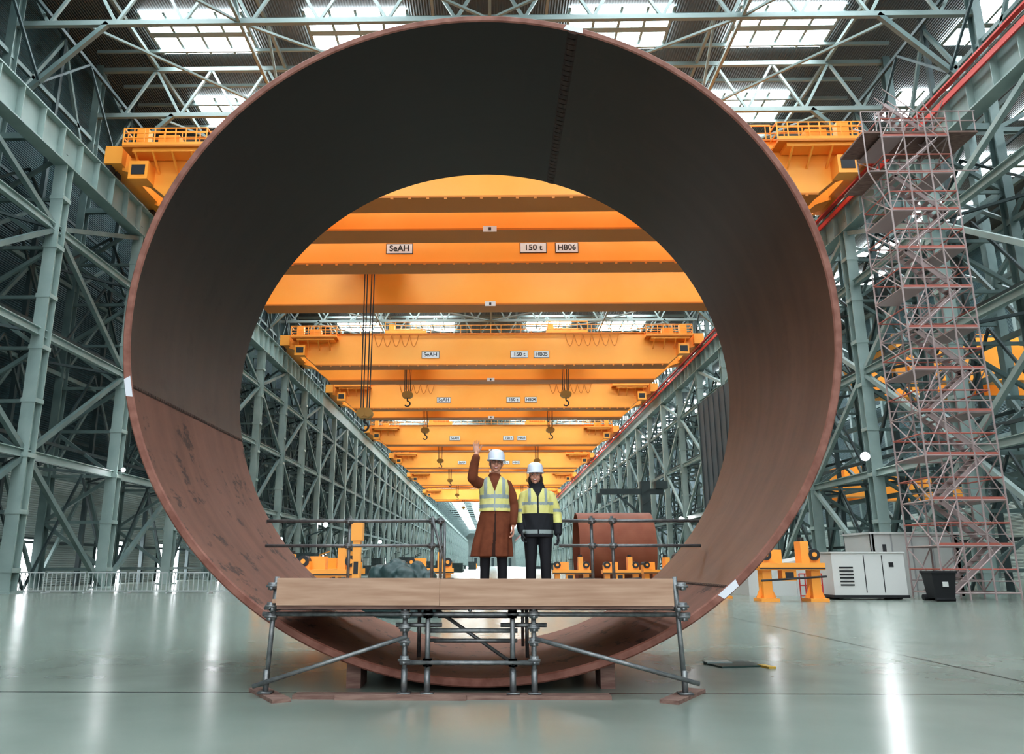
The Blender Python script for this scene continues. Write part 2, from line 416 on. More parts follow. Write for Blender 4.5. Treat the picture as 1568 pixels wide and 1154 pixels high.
# ------------------------------------------------------------ the big steel pipe section
def pipe_mat(name,c1,c2,dark,rough=0.55,stain=0.0,shade_top=None):
    m=bpy.data.materials.new(name); m.use_nodes=True; nt=m.node_tree; b=nt.nodes["Principled BSDF"]; L=nt.links
    g=nt.nodes.new("ShaderNodeTexCoord")
    mp=nt.nodes.new("ShaderNodeMapping"); mp.inputs["Scale"].default_value=(.18,2.2,.18); L.new(g.outputs["Object"],mp.inputs[0])
    n1=nt.nodes.new("ShaderNodeTexNoise"); n1.inputs["Scale"].default_value=1.3; n1.inputs["Detail"].default_value=4; L.new(mp.outputs[0],n1.inputs["Vector"])
    n2=nt.nodes.new("ShaderNodeTexNoise"); n2.inputs["Scale"].default_value=1.1; n2.inputs["Detail"].default_value=9; n2.inputs["Roughness"].default_value=.65; L.new(g.outputs["Object"],n2.inputs["Vector"])
    r=nt.nodes.new("ShaderNodeValToRGB"); r.color_ramp.elements[0].position=.38; r.color_ramp.elements[1].position=.62
    r.color_ramp.elements[0].color=(*c1,1); r.color_ramp.elements[1].color=(*c2,1)
    ad=nt.nodes.new("ShaderNodeMix"); ad.inputs[0].default_value=.5; L.new(n1.outputs["Fac"],ad.inputs[2]); L.new(n2.outputs["Fac"],ad.inputs[3]); L.new(ad.outputs[0],r.inputs[0])
    src=r.outputs[0]
    if shade_top:
        # painted shade: plate colour darkens with height, transition broken up by noise
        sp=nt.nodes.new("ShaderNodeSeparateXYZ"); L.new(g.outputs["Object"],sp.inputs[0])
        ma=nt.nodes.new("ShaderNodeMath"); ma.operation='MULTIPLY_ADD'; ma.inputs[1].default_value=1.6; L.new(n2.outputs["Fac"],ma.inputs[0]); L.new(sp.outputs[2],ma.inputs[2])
        mr=nt.nodes.new("ShaderNodeMapRange"); mr.interpolation_type='SMOOTHSTEP'; mr.inputs[1].default_value=shade_top[0]; mr.inputs[2].default_value=shade_top[1]
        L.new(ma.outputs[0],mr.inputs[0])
        mm=nt.nodes.new("ShaderNodeMix"); mm.data_type='RGBA'; mm.inputs[7].default_value=(*shade_top[2],1)
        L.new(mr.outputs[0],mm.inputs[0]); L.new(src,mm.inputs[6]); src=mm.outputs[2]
    n3=nt.nodes.new("ShaderNodeTexNoise"); n3.inputs["Scale"].default_value=2.4; n3.inputs["Detail"].default_value=7; n3.inputs["Roughness"].default_value=.7
    mp3=nt.nodes.new("ShaderNodeMapping"); mp3.inputs["Scale"].default_value=(1.6,.8,.8); L.new(g.outputs["Object"],mp3.inputs[0])
    L.new(mp3.outputs[0],n3.inputs["Vector"])
    r3=nt.nodes.new("ShaderNodeValToRGB"); r3.color_ramp.elements[0].position=.57; r3.color_ramp.elements[1].position=.63
    L.new(n3.outputs["Fac"],r3.inputs[0])
    mu=nt.nodes.new("ShaderNodeMath"); mu.operation='MULTIPLY'; mu.inputs[1].default_value=stain; L.new(r3.outputs[0],mu.inputs[0])
    mx=nt.nodes.new("ShaderNodeMix"); mx.data_type='RGBA'; mx.inputs[7].default_value=(*dark,1)
    L.new(mu.outputs[0],mx.inputs[0]); L.new(src,mx.inputs[6]); L.new(mx.outputs[2],b.inputs["Base Color"])
    b.inputs["Roughness"].default_value=rough
    b.inputs["Specular IOR Level"].default_value=.4
    bp=nt.nodes.new("ShaderNodeBump"); bp.inputs["Strength"].default_value=.18; bp.inputs["Distance"].default_value=.03; L.new(ad.outputs[0],bp.inputs["Height"]); L.new(bp.outputs[0],b.inputs["Normal"])
    return m
DK=(0.024,0.017,0.0145)  # shade tone painted into the upper part of the pipe interior
P_dark=pipe_mat("mill_scale_shaded_plate",(0.045,0.036,0.033),(0.066,0.049,0.042),(0.022,.016,.015),.46,.35,(0.5,5.0,DK))
P_mid=pipe_mat("brown_plate",(0.120,0.060,0.042),(0.165,0.086,0.060),(0.065,.038,.03),.44,.2,(0.0,6.0,(0.028,.019,.015)))  # brown plate, its colour darkened towards the top as painted shade
P_rust=pipe_mat("rusty_plate",(0.150,0.066,0.047),(0.21,0.096,0.069),(0.022,.014,.013),.6,.8)
P_rim=mat("pipe_rim",(0.17,0.062,0.042),.6,0,(0.26,0.115,0.085),5,bump=.2)
P_out=mat("pipe_outside",(0.16,0.075,0.055),.65,0,(0.22,0.11,0.08),1)
P_weld=mat("weld_seam",(0.025,0.012,0.010),.6,0,(0.06,0.028,0.02),9,bump=.4)
P_bright=mat("ground_metal",(0.5,0.53,0.57),.35,.6)
pe=empty("steel_pipe_section",(-.15,0,4.786))
RO,RI,OV=4.74,4.635,1.028; YF,YB=10.0,14.67
N=360; m=MB()
ys=[YF+(YB-YF)*j/10 for j in range(11)]
def pt(r,a,y): return (r*OV*math.cos(a),y,r*math.sin(a))
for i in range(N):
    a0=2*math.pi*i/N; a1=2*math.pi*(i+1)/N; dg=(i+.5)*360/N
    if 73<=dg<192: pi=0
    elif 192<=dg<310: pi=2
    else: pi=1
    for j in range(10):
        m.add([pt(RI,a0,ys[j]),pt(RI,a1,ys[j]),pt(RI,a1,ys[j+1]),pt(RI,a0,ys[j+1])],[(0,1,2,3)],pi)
    m.add([pt(RO,a0,YF),pt(RO,a1,YF),pt(RO,a1,YB),pt(RO,a0,YB)],[(3,2,1,0)],4)
    cb=.018
    m.add([pt(RI,a0,YF),pt(RI,a1,YF),pt(RI+cb,a1,YF-cb),pt(RI+cb,a0,YF-cb)],[(3,2,1,0)],3)
    m.add([pt(RI+cb,a0,YF-cb),pt(RI+cb,a1,YF-cb),pt(RO-cb,a1,YF-cb),pt(RO-cb,a0,YF-cb)],[(3,2,1,0)],3)
    m.add([pt(RO-cb,a0,YF-cb),pt(RO-cb,a1,YF-cb),pt(RO,a1,YF),pt(RO,a0,YF)],[(3,2,1,0)],3)
    m.add([pt(RI,a0,YB),pt(RI,a1,YB),pt(RO,a1,YB),pt(RO,a0,YB)],[(0,1,2,3)],3)
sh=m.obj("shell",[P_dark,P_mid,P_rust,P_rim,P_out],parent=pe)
import bmesh
bm=bmesh.new(); bm.from_mesh(sh.data); bmesh.ops.remove_doubles(bm,verts=bm.verts,dist=.0005)
for f in bm.faces: f.smooth = True
for ed in bm.edges:
    if len(ed.link_faces)==2 and ed.calc_face_angle(0)>.5: ed.smooth=False
bm.to_mesh(sh.data); bm.free()
m=MB()
for dg,w,nj in ((73,.16,36),(192,.06,60),(310,.05,60)):
    a=math.radians(dg); da=w/2/RI; hh=.022 if dg==73 else .012
    for j in range(nj):
        y0=YF+(YB-YF)*j/nj; y1=YF+(YB-YF)*(j+.85)/nj
        m.add([pt(RI,a-da,y0),pt(RI,a+da,y0),pt(RI,a+da,y1),pt(RI,a-da,y1),
               pt(RI-hh,a-da*.5,y0),pt(RI-hh,a+da*.5,y0),pt(RI-hh,a+da*.5,y1),pt(RI-hh,a-da*.5,y1)],
              [(4,5,6,7),(0,1,5,4),(1,2,6,5),(2,3,7,6),(3,0,4,7)],0)
    m.add([pt(RI-.006,a-da*.9,YF),pt(RI-.006,a+da*.9,YF),pt(RI-.006,a+da*.9,YB),pt(RI-.006,a-da*.9,YB)],[(0,1,2,3)],0)
    d2=.15/RO
    m.add([pt(RI+.01,a-d2,YF-.022),pt(RI+.01,a+d2,YF-.022),pt(RO-.01,a+d2*.8,YF-.022),pt(RO-.01,a-d2*.8,YF-.022)],[(3,2,1,0)],1)
m.obj("weld_seams",[P_weld,P_bright],parent=pe)

e=empty("pipe_cradle"); m=MB()
for s in (-1,1):
    for yy in (10.5,13.9):
        def pz(x): return 4.786-RO*math.sqrt(1-(x/(RO*OV))**2)
        xs=[1.5,1.6,1.68]
        for i in range(2):
            xa,xb=xs[i],xs[i+1]; za,zb=pz(xa)-.008,pz(xb)-.008
            A0,A1_=s*xa-.15,s*xb-.15
            vs=[(A0,yy-.25,0),(A1_,yy-.25,0),(A1_,yy+.25,0),(A0,yy+.25,0),(A0,yy-.25,za),(A1_,yy-.25,zb),(A1_,yy+.25,zb),(A0,yy+.25,za)]
            m.add(vs,[(0,3,2,1),(4,5,6,7),(0,1,5,4),(1,2,6,5),(2,3,7,6),(3,0,4,7)],0)
m.obj("blocks",[M_wood_d],parent=e)

# ------------------------------------------------------------ scaffold platform
e=empty("scaffold_platform"); m=MB(); w=MB()
R=.026
def T(p,q,r=R): m.tube(p,q,r,r,12,0)
def clamp(p): 
    m.box(p,(.10,.11,.085),0); m.tube((p[0]-.07,p[1]-.05,p[2]),(p[0]+.07,p[1]-.05,p[2]),.016,.016,8,0); m.tube((p[0],p[1]-.1,p[2]-.03),(p[0],p[1]-.02,p[2]-.03),.02,.02,6,0)
YS=9.6
for x in (-2.66,2.24):
    T((x,YS,.06),(x+(.06 if x<0 else -.05),YS,1.36),.03); m.box((x,YS,.05),(.16,.16,.02),0); m.tube((x,YS,.05),(x,YS,.3),.036,.036,12,0)
    for z in (.9,1.02,1.25): clamp((x+.02,YS,z))
T((-2.75,YS,.925),(2.35,YS,.925)); T((-2.75,YS+.05,.99),(2.3,YS+.05,.99),.02)
for x,zt in ((-1.03,.97),(-.76,1.16),(.24,1.16),(.49,.97)):
    T((x,YS-.05,.06),(x,YS-.05,zt),.03); m.box((x,YS-.05,.055),(.15,.15,.015),0)
    m.tube((x,YS-.05,.05),(x,YS-.05,.32),.037,.037,12,0)
    for z in (.42,.62,.78,.93): clamp((x,YS-.05,z)) if x in (-1.03,.49) else (clamp((x,YS-.05,.93)),clamp((x,YS-.05,.39)))
T((-1.08,YS-.09,.39),(.55,YS-.09,.39)); T((-.8,YS,.74),(.3,YS,.74)); T((-.8,YS+.1,.62),(.3,YS+.1,.62),.022); T((-1.15,YS+.05,.80),(-.6,YS+.05,.80)); T((.1,YS+.05,.80),(.65,YS+.05,.80))
T((-1.0,YS-.1,.68),(-2.78,YS-.12,.13)); T((.50,YS-.1,.66),(2.38,YS-.12,.17))
T((-.7,YS+.5,.95),(.2,YS+.5,.35),.022); T((-.75,YS+1.6,.8),(.25,YS+1.6,.8),.022); T((-.75,YS+.8,.55),(.25,YS+.8,.55),.022)
for x in (-2.62,-1.03,-.26,.49,2.2): T((x,YS-.1,.98),(x,13.0,.98))
for yy in (10.8,12.0,12.95): T((-2.7,yy,1.03),(2.15,yy,1.03))
for x in (-1.03,.49):
    for yy in (11.4,12.95): T((x,yy,.24),(x,yy,1.0))
for i,(x,y,rz) in enumerate(((-2.62,9.62,.55),(2.22,9.62,-.55))): w.box((x,y,.02),(.22,1.0,.04),1,rz)
w.b2(-2.3,1.36,9.42,9.66,0,.045,1); w.b2(-1.8,-.3,9.36,9.42,0,.06,1)
for i in range(15):
    y0=9.5+i*.232; w.b2(-2.62,2.12,y0,y0+.225,1.055,1.10,0)
w.b2(-2.55,-.62,9.42,9.465,1.035,1.345,0); w.b2(-.614,2.13,9.422,9.465,1.03,1.34,0)
w.b2(-2.55,2.13,9.465,9.5,.99,1.04,1)
YR=12.9
for x0,x1 in ((-3.72,-.78),(1.1,3.4)):
    for z in (2.2,1.8): T((x0,YR,z),(x1,YR,z))
for x in (-2.35,-.98,-.84,1.64,1.98): 
    T((x,YR+.05,1.0),(x,YR+.05,2.28)); clamp((x,YR,2.2)); clamp((x,YR,1.8))
T((-.98,YR-.05,2.25),(-.75,YR-.4,1.55),.02); T((-.84,YR-.05,1.2),(-.84,YR-.9,1.2),.02); T((-.75,YR-.4,2.15),(-.75,YR-.4,1.1),.022)
m.obj("tubes",[M_tube],True,parent=e); w.obj("boards",[M_wood,M_wood_d],parent=e)

# ------------------------------------------------------------ people
S_skin=mat("skin",(0.56,0.29,0.21),.5); S_lip=mat("lips",(0.36,0.10,0.09),.5); S_eye=mat("eye_white",(0.7,0.7,0.68),.3); S_iris=mat("iris",(0.03,0.02,0.02),.3)
S_hat=mat("helmet_white",(0.66,0.71,0.82),.3,coat=.3); S_coat=mat("brown_wool",(0.13,0.036,0.014),.9,0,(0.175,0.052,0.022),8)
S_coatd=mat("coat_lining",(0.035,0.012,0.006),.9)
S_vest=mat("hivis_yellow",(0.60,0.57,0.19),.6,0,(0.66,0.62,0.26),8); S_refl=mat("reflective_band",(0.27,0.32,0.32),.4); S_navy=mat("dark_cloth",(0.010,0.011,0.016),.8)
S_hairg=mat("grey_hair",(0.22,0.20,0.19),.8); S_haird=mat("dark_hair",(0.03,0.018,0.012),.7); S_tooth=mat("teeth",(0.75,0.73,0.68),.4)
S_glove=mat("glove_dark",(0.03,0.03,0.035),.8)

def head(parent,loc,yaw,hair,longhair=False,sc=1.0,tilt=0,glasses=False):
    h=empty("head",loc); h.rotation_euler=(0,tilt,yaw); h.scale=(sc,)*3; h.parent=parent
    m=MB()
    m.ell((0,.015,.15),(.076,.095,.09)); m.ell((0,-.02,.078),(.062,.068,.078)); m.ell((0,-.066,.018),(.024,.02,.018))
    m.tube((0,-.078,.128),(0,-.102,.093),.008,.012,10); m.ell((0,-.1,.089),(.015,.016,.012)); m.ell((-.011,-.092,.086),(.009,.01,.008)); m.ell((.011,-.092,.086),(.009,.01,.008))
    for s in (-1,1):
        m.ell((s*.037,-.060,.080),(.025,.023,.024)); m.ell((s*.030,-.076,.137),(.026,.012,.008))
        m.ell((s*.078,.008,.105),(.009,.02,.032)); m.ell((s*.076,.0,.085),(.008,.012,.014))
    m.ell((0,-.083,.056),(.028,.009,.006)); m.ell((0,-.083,.043),(.023,.009,.006))
    m.limb([(0,.02,.05),(0,.03,-.06),(0,.03,-.12)],[.055,.056,.062])
    def cl(c):
        if c.y<-.080 and .037<c.z<.062 and abs(c.x)<.026: return 1
        return 0
    remesh_obj(m,"face",[S_skin,S_lip,hair],.004,cl,h,3)
    m=MB()
    for s in (-1,1):
        m.ell((s*.030,-.0725,.117),(.0135,.0125,.0065),0); m.ell((s*.030,-.0835,.117),(.0060,.004,.0060),1)
        m.limb([(s*.013,-.090,.134),(s*.03,-.092,.137),(s*.048,-.083,.131)],[.0035,.0045,.003],8,3)
        if glasses:
            P=[(s*.032+.021*math.cos(t),-.098+.010*abs(math.cos(t))*(1 if s*math.cos(t)>0 else 0),.115+.014*math.sin(t)) for t in [2*math.pi*i/14 for i in range(15)]]
            for a,b_ in zip(P[:-1],P[1:]): m.tube(a,b_,.0014,.0014,6,1)
            m.tube((s*.053,-.088,.117),(s*.08,.0,.115),.0015,.0015,6,1)
    if glasses: m.tube((-.011,-.098,.118),(.011,-.098,.118),.0014,.0014,6,1)
    m.ell((0,-.0915,.0495),(.019,.003,.0042),2)
    m.obj("eyes_and_teeth",[S_eye,S_iris,S_tooth,hair],True,parent=h)
    m=MB()
    m.ell((0,.03,.14),(.083,.09,.085)); m.ell((0,.05,.08),(.07,.06,.06))
    if longhair:
        m.ell((-.068,.02,.05),(.026,.045,.085)); m.ell((.068,.02,.05),(.026,.045,.085)); m.ell((0,.075,.03),(.07,.04,.1))
    remesh_obj(m,"hair",[hair],.006,None,h,2)
    m=MB(); n=36
    prof=[(1.0,0),(1.0,.02),(.985,.045),(.93,.075),(.82,.1),(.62,.12),(.35,.131),(.05,.135)]
    m.loft([(0,.012,.150+z,.105*r,.130*r) for r,z in prof],n,0,None,3)
    m.loft([(0,.012,.144,.113,.138),(0,.012,.153,.113,.138)],n,0,None,1)
    vs=[];K=14
    for zt in (.148,.156):
        for i in range(K+1):
            a=math.pi*(1.12+.76*i/K); c_,s_=math.cos(a),math.sin(a)
            vs.append((.108*c_,.012+.134*s_,zt)); 
        for i in range(K+1):
            a=math.pi*(1.12+.76*i/K); c_,s_=math.cos(a),math.sin(a)
            ex=max(0,math.sin(math.pi*i/K))**.6
            vs.append((.114*c_,.012+(.138+.05*ex)*s_,zt-.016*ex))
    q=2*(K+1); fs=[]
    for i in range(K):
        fs.append((i,i+1,K+2+i,K+1+i)); fs.append((q+i+1,q+i,q+K+1+i,q+K+2+i)); fs.append((K+1+i,K+2+i,q+K+2+i,q+K+1+i))
    m.add(vs,fs,0)
    for off in (-.03,0,.03):
        P=[(off,.012+.113*math.cos(t),.170+.106*math.sin(t)-abs(off)*.25) for t in [math.pi*i/12 for i in range(1,12)]]
        for a,b_ in zip(P[:-1],P[1:]): m.tube(a,b_,.009,.009,8,0)
    m.obj("safety_helmet",[S_hat],True,parent=h)
    return h

def hand(parent,M4,s,curl,mt,spread=1.0):
    m=MB()
    m.ell((0,0,.035),(.030,.016,.045)); m.ell((0,-.001,.06),(.041,.014,.04)); m.ell((0,0,.0),(.027,.021,.03))
    m.ell((s*.026,-.008,.03),(.016,.015,.03))
    for i,(x,l) in enumerate(((.030,.073),(.010,.083),(-.010,.077),(-.029,.060))):
        x*=s; ang=x*2.6*spread; p=Vector((x,0,.088)); pts=[p]; c=0
        for k,fr in enumerate((.45,.31,.24)):
            c+=curl*(.8+.3*k)*(1+.1*i); d=Vector((math.sin(ang),-math.sin(c),math.cos(c))).normalized()
            p=p+d*l*fr; pts.append(p)
        m.limb([Vector((x*.8,0,.055))]+pts,[.010,.0095,.0088,.008,.007],10)
    p0=Vector((s*.026,-.008,.022)); p1=p0+Vector((s*.026,-.012,.03)); p2=p1+Vector((s*.016,-.01-.02*curl,.028)); p3=p2+Vector((s*.006,-.006-.02*curl,.022))
    m.limb([p0,p1,p2,p3],[.014,.012,.010,.008],10)
    return remesh_obj(m,"hand",[mt],.0038,None,parent,2,M4)

def frame_to(p,axis,normal):
    z=Vector(axis).normalized(); y=-(Vector(normal)-z*Vector(normal).dot(z)).normalized(); x=y.cross(z)
    return Matrix(((x.x,y.x,z.x,p[0]),(x.y,y.y,z.y,p[1]),(x.z,y.z,z.z,p[2]),(0,0,0,1)))

man=empty("waving_man_in_brown_coat",(.04,10.12,1.10))
m=MB()
m.loft([(0,.01,.80,.16,.12),(0,0,.95,.175,.128),(0,0,1.10,.165,.122),(0,0,1.25,.175,.125),(0,0,1.38,.195,.125),(0,0,1.46,.165,.105),(0,.01,1.51,.10,.08),(0,.015,1.57,.062,.062)])
def fold(a,z):
    k=max(0,min(1,(1.08-z)/.5)); return 1+.055*k*math.sin(7*a+1+z*2)+.035*k*math.sin(13*a-z*4)
m.loft([(0,0,1.14,.175,.13),(0,0,1.02,.20,.145),(-.015,0,.85,.22,.16),(-.035,0,.68,.245,.175),(-.05,0,.50,.27,.19)][::-1],96,0,fold)
m.limb([(-.11,0,.90),(-.125,-.01,.50),(-.135,.01,.10)],[.095,.068,.055]); m.limb([(.09,0,.90),(.09,-.01,.50),(.095,.01,.10)],[.095,.068,.055])
for x in (-.14,.10): m.ell((x,-.06,.05),(.048,.14,.048)); m.ell((x,.02,.06),(.045,.06,.06))
m.loft([(0,.012,1.49,.088,.083),(0,.012,1.55,.078,.074)],32,0,None,2)
EL=(-.285,-.17,1.48); WR=(-.235,-.20,1.795)
m.limb([(-.16,0,1.42),(-.235,-.09,1.44),EL,(-.265,-.19,1.64),(-.24,-.2,1.74)],[.075,.072,.068,.060,.054])
E2=(.245,.03,1.15); W2=(.235,-.07,.92)
m.limb([(.155,0,1.405),(.215,.02,1.29),E2,(.245,-.03,1.03),W2],[.075,.070,.064,.056,.05])
def clman(c):
    if c.z<.49: return 1
    if c.y<-.05 and c.z<1.06 and abs(c.x-(.01-(1.06-c.z)*.05))<.008+(1.06-c.z)*.028: return 2
    return 0
remesh_obj(m,"body_in_coat",[S_coat,S_navy,S_coatd],.009,clman,man,3)
m=MB()
def vfold(a,z): return 1+.014*math.sin(9*a+z*20)+.008*math.sin(17*a-z*35)
m.loft([(0,0,1.065,.207,.158),(0,0,1.15,.197,.150),(0,0,1.28,.198,.146),(0,0,1.38,.212,.143),(0,0,1.45,.190,.124),(0,.01,1.50,.125,.095),(0,.012,1.52,.095,.085)],64,0,vfold)
def clv(c):
    if c.y<-.02:
        if c.z>1.32 and abs(c.x)<(c.z-1.32)*.36+.004: return 2
        if abs(c.x)<.006: return 1
    if 1.105<c.z<1.155 or 1.225<c.z<1.275: return 1
    if c.z>1.275 and .095<abs(c.x)<.14: return 1
    return 0
remesh_obj(m,"hivis_vest",[S_vest,S_refl,S_coat],.005,clv,man,1)
wr=MB(); wr.limb([(-.24,-.2,1.73),WR],[.034,.028]); wr.limb([W2,(.233,-.08,.89)],[.034,.029]); wr.obj("wrists",[S_skin],True,parent=man)
hand(man,frame_to(WR,(-.03,-.02,1),(0,-1,0)),1,.10,S_skin,1.6)
hand(man,frame_to((.233,-.08,.88),(0,-.12,-1),(-1,-.2,0)),-1,.35,S_skin,.6)
head(man,(.015,-.015,1.57),math.radians(2),S_hairg,sc=1.08,tilt=math.radians(3),glasses=True)

wo=empty("woman_in_hivis_jacket",(.60,10.24,1.10))
m=MB()
m.loft([(0,0,.745,.198,.145),(0,0,.85,.20,.148),(0,0,1.0,.19,.142),(0,0,1.15,.195,.14),(0,0,1.26,.20,.135),(0,0,1.33,.175,.115),(0,.01,1.385,.11,.09),(0,.012,1.45,.085,.08)],64,0,lambda a,z:1+.018*math.sin(8*a+z*25)+.01*math.sin(15*a-z*40))
m.limb([(-.09,0,.80),(-.095,-.01,.45),(-.10,.01,.10)],[.10,.072,.06]); m.limb([(.09,0,.80),(.095,-.01,.45),(.10,.01,.10)],[.10,.072,.06])
for x in (-.10,.10): m.ell((x,-.06,.05),(.045,.125,.048)); m.ell((x,.02,.06),(.043,.055,.06))
A1=[(-.165,0,1.27),(-.21,.01,1.15),(-.235,.02,1.03),(-.225,-.05,.92),(-.215,-.10,.83)]
A2=[(.165,0,1.27),(.22,.01,1.15),(.255,.02,1.03),(.26,-.03,.92),(.255,-.07,.80)]
m.limb(A1,[.075,.069,.064,.058,.052]); m.limb(A2,[.075,.069,.064,.058,.052])
def clw(c):
    arm = abs(c.x)>.203
    if c.z<.755: return 2
    if arm:
        if c.z>1.0: return 1 if 1.07<c.z<1.11 else 0
        return 0 if c.z>.93 else 2
    if c.z>1.375: return 2
    if c.z>1.26 and c.y<-.02 and abs(c.x)<(c.z-1.24)*.5: return 2
    if c.y<-.02 and abs(c.x)<.008: return 2
    if .79<c.z<.835 or 1.155<c.z<1.195 : return 1
    if 1.045<c.z: return 1 if (c.z>1.195 and .09<abs(c.x)<.125) else 0
    return 2
remesh_obj(m,"body_in_jacket",[S_vest,S_refl,S_navy],.007,clw,wo,3)
hand(wo,frame_to((-.212,-.11,.81),(.05,-.2,-1),(1,-.3,0)),1,.4,S_glove,.6)
hand(wo,frame_to((.255,-.08,.78),(0,-.15,-1),(-1,-.3,0)),-1,.4,S_glove,.6)
head(wo,(-.02,-.01,1.43),math.radians(-6),S_haird,longhair=True,sc=1.03)

# ------------------------------------------------------------ ground objects
e=empty("scaffold_stair_tower"); m=MB(); w=MB()
X0,X1,Ya,Yb=19.6,22.9,35.0,37.6
def t(p,q,r=.036,mi=0): m.tube(p,q,r,r,6,mi)
H=22.6
for x in (X0,X0+1.1,X1-1.1,X1):
    for y in (Ya,Yb): t((x,y,0),(x,y,H+1),.045)
lv=0
z=.3
while z<H:
    for y in (Ya,Yb):
        t((X0,y,z),(X1,y,z)); t((X0,y,z+1.0),(X1,y,z+1.0),.035,1); t((X0,y,z+.5),(X1,y,z+.5),.028)
    for x in (X0,X1): t((x,Ya,z),(x,Yb,z)); t((x,Ya,z+1),(x,Yb,z+1),.035,1)
    if z>1:
        xa=X0 if lv%2 else X1-1.1
        w.b2(xa,xa+1.1,Ya,Yb,z-.05,z+.02,1)
        w.b2(X0,X1,Ya-.02,Ya,z,z+.14,0)
    a,bb=(X0+.5,X1-.5) if lv%2==0 else (X1-.5,X0+.5)
    for y in (Ya+.3,Ya+1.1): w.beam((a,y,z),(bb,y,z+2.0),.06,.2,1); t((a,y,z+.9),(bb,y,z+2.9),.028)
    for i in range(8):
        k=(i+.5)/8; w.box((a+(bb-a)*k,Ya+.7,z+2*k),(.24,.8,.04),1)
    for y in (Ya,Yb): t((a,y,z),(bb,y,z+2.0),.032); t((X0,y,z),(X0+1.1,y,z+2),.03); t((X1,y,z),(X1-1.1,y,z+2),.03)
    t((X0,Ya,z),(X0,Yb,z+2),.032); t((X1,Yb,z),(X1,Ya,z+2),.032)
    z+=2.0; lv+=1
w.b2(X0-.9,X1+1.5,Ya,Yb,H-.1,H,2)
for x in [X0-.9+i*.7 for i in range(9)]: t((x,Ya,H),(x,Ya,H+1.1),.03)
for zz in (.55,1.1): t((X0-.9,Ya,H+zz),(X1+1.5,Ya,H+zz),.03)
for zz in (H-2.2,): 
    t((X0-.9,Ya,zz),(X1+1.2,Ya,zz)); t((X0-.9,Ya,zz),(X0,Ya,zz-2)); t((X0-.9,Ya,zz),(X0-.9,Ya,H+1)); w.b2(X0-.9,X0,Ya,Yb,zz,zz+.06,2)
m.obj("tubes",[M_tower,M_deckred],parent=e); w.obj("decks_and_stairs",[M_deckred,M_tower,M_wood_d],parent=e)

e=empty("generator_unit",(16.7,36.3,0)); m=MB()
m.b2(-1.6,1.6,-.8,.8,.2,2.0,0); m.b2(-1.65,1.65,-.85,.85,.08,.2,1); m.b2(-1.65,1.65,-.85,.85,2.0,2.06,0)
for i in range(6): m.b2(-1.3,-.7,-.83,-.8,.6+i*.15,.66+i*.15,1)
m.b2(-.2,-.17,-.82,-.8,.3,1.9,1); m.b2(.6,.63,-.82,-.8,.3,1.9,1); m.b2(.9,1.1,-.82,-.8,1.4,1.6,1); m.tube((1.2,0,2.0),(1.2,0,2.4),.08,.08,10,1)
for x in (-1.3,1.3): m.tube((x,-.7,.12),(x,.7,.12),.12,.12,10,1)
m.obj("body",[M_white,M_black,M_red],parent=e)
e=empty("wheelie_bin",(19.05,34.3,0)); m=MB()
vs=[]; 
for z,k in ((.12,.8),(1.15,1.0)): vs+=[(-.5*k,-.42*k,z),(.5*k,-.42*k,z),(.5*k,.42*k,z),(-.5*k,.42*k,z)]
m.add(vs,[(0,3,2,1),(4,5,6,7),(0,1,5,4),(1,2,6,5),(2,3,7,6),(3,0,4,7)],0)
m.b2(-.54,.54,-.48,.46,1.15,1.24,0); m.tube((-.52,.44,.14),(.52,.44,.14),.13,.13,14,0); m.b2(-.12,.12,-.46,-.42,.6,.8,1); m.tube((-.4,-.3,0.08),(.4,-.3,.08),.08,.08,10,0); m.tube((-.45,.55,1.15),(.45,.55,1.15),.025,.025,8,0)
m.obj("bin",[M_black,M_white],parent=e)
m=MB(); m.b2(19.1,23.4,40,40.15,0,3.0,0)
for i in range(5): m.b2(19.1+i*1.0-.03,19.1+i*1.0+.03,39.96,40,0,3.0,1)
m.b2(19.1,19.25,40,43,0,3.0,0); m.b2(23.25,23.4,40,43,0,3.0,0); m.b2(19.0,23.5,39.9,43,3.0,3.1,0)
m.obj("site_cabin",[M_white,mat("panel_joint",(.4,.4,.4),.6)])
m=MB()
for i in range(5): m.tube((13.8+i*.25,36,0),(13.8+i*.25,36,1.1),.03,.03,6,0)
for z in (.15,.6,1.1): m.tube((13.8,36,z),(14.8,36,z),.03,.03,6,0)
m.obj("pedestrian_barrier",[M_red])

def rotator(x,y,s=1.0,rz=0):
    e=empty("pipe_rotator_stand",(x,y,0)); e.rotation_euler=(0,0,rz); e.scale=(s,)*3; m=MB()
    m.b2(-1.6,1.6,-.6,.6,1.5,1.85,0); m.b2(-1.6,1.6,-.62,-.6,1.55,1.62,1)
    for q in (-1.2,1.2):
        m.b2(q-.22,q+.22,-.35,.35,.15,1.5,0); m.b2(q-.45,q+.45,-.6,.6,0,.15,0)
        m.beam((q-.4,0,.15),(q-.1,0,.8),.08,.2,0); m.beam((q+.4,0,.15),(q+.1,0,.8),.08,.2,0)
        m.b2(q-.3,q+.3,-.3,.3,1.85,2.25,0)
        m.tube((q,-.42,2.25),(q,.42,2.25),.28,.28,18,1)
        m.tube((q,-.46,2.25),(q,-.42,2.25),.12,.12,12,0)
    m.b2(.55,.95,-.4,.4,1.85,2.9,0); m.tube((.75,0,2.9),(.75,0,3.1),.15,.15,12,1)
    m.b2(-.5,.2,-.5,.1,1.0,1.5,0); m.b2(-.35,.05,-.54,-.5,1.1,1.4,1)
    m.tube((-1.6,-.65,1.0),(1.6,-.65,1.2),.05,.05,8,1); m.b2(-1.0,-.2,.2,.9,1.85,2.5,0)
    m.obj("frame",[M_orange,M_dark,M_red],parent=e)
rotator(12.6,34,.85); rotator(9.6,37,.8,.2)
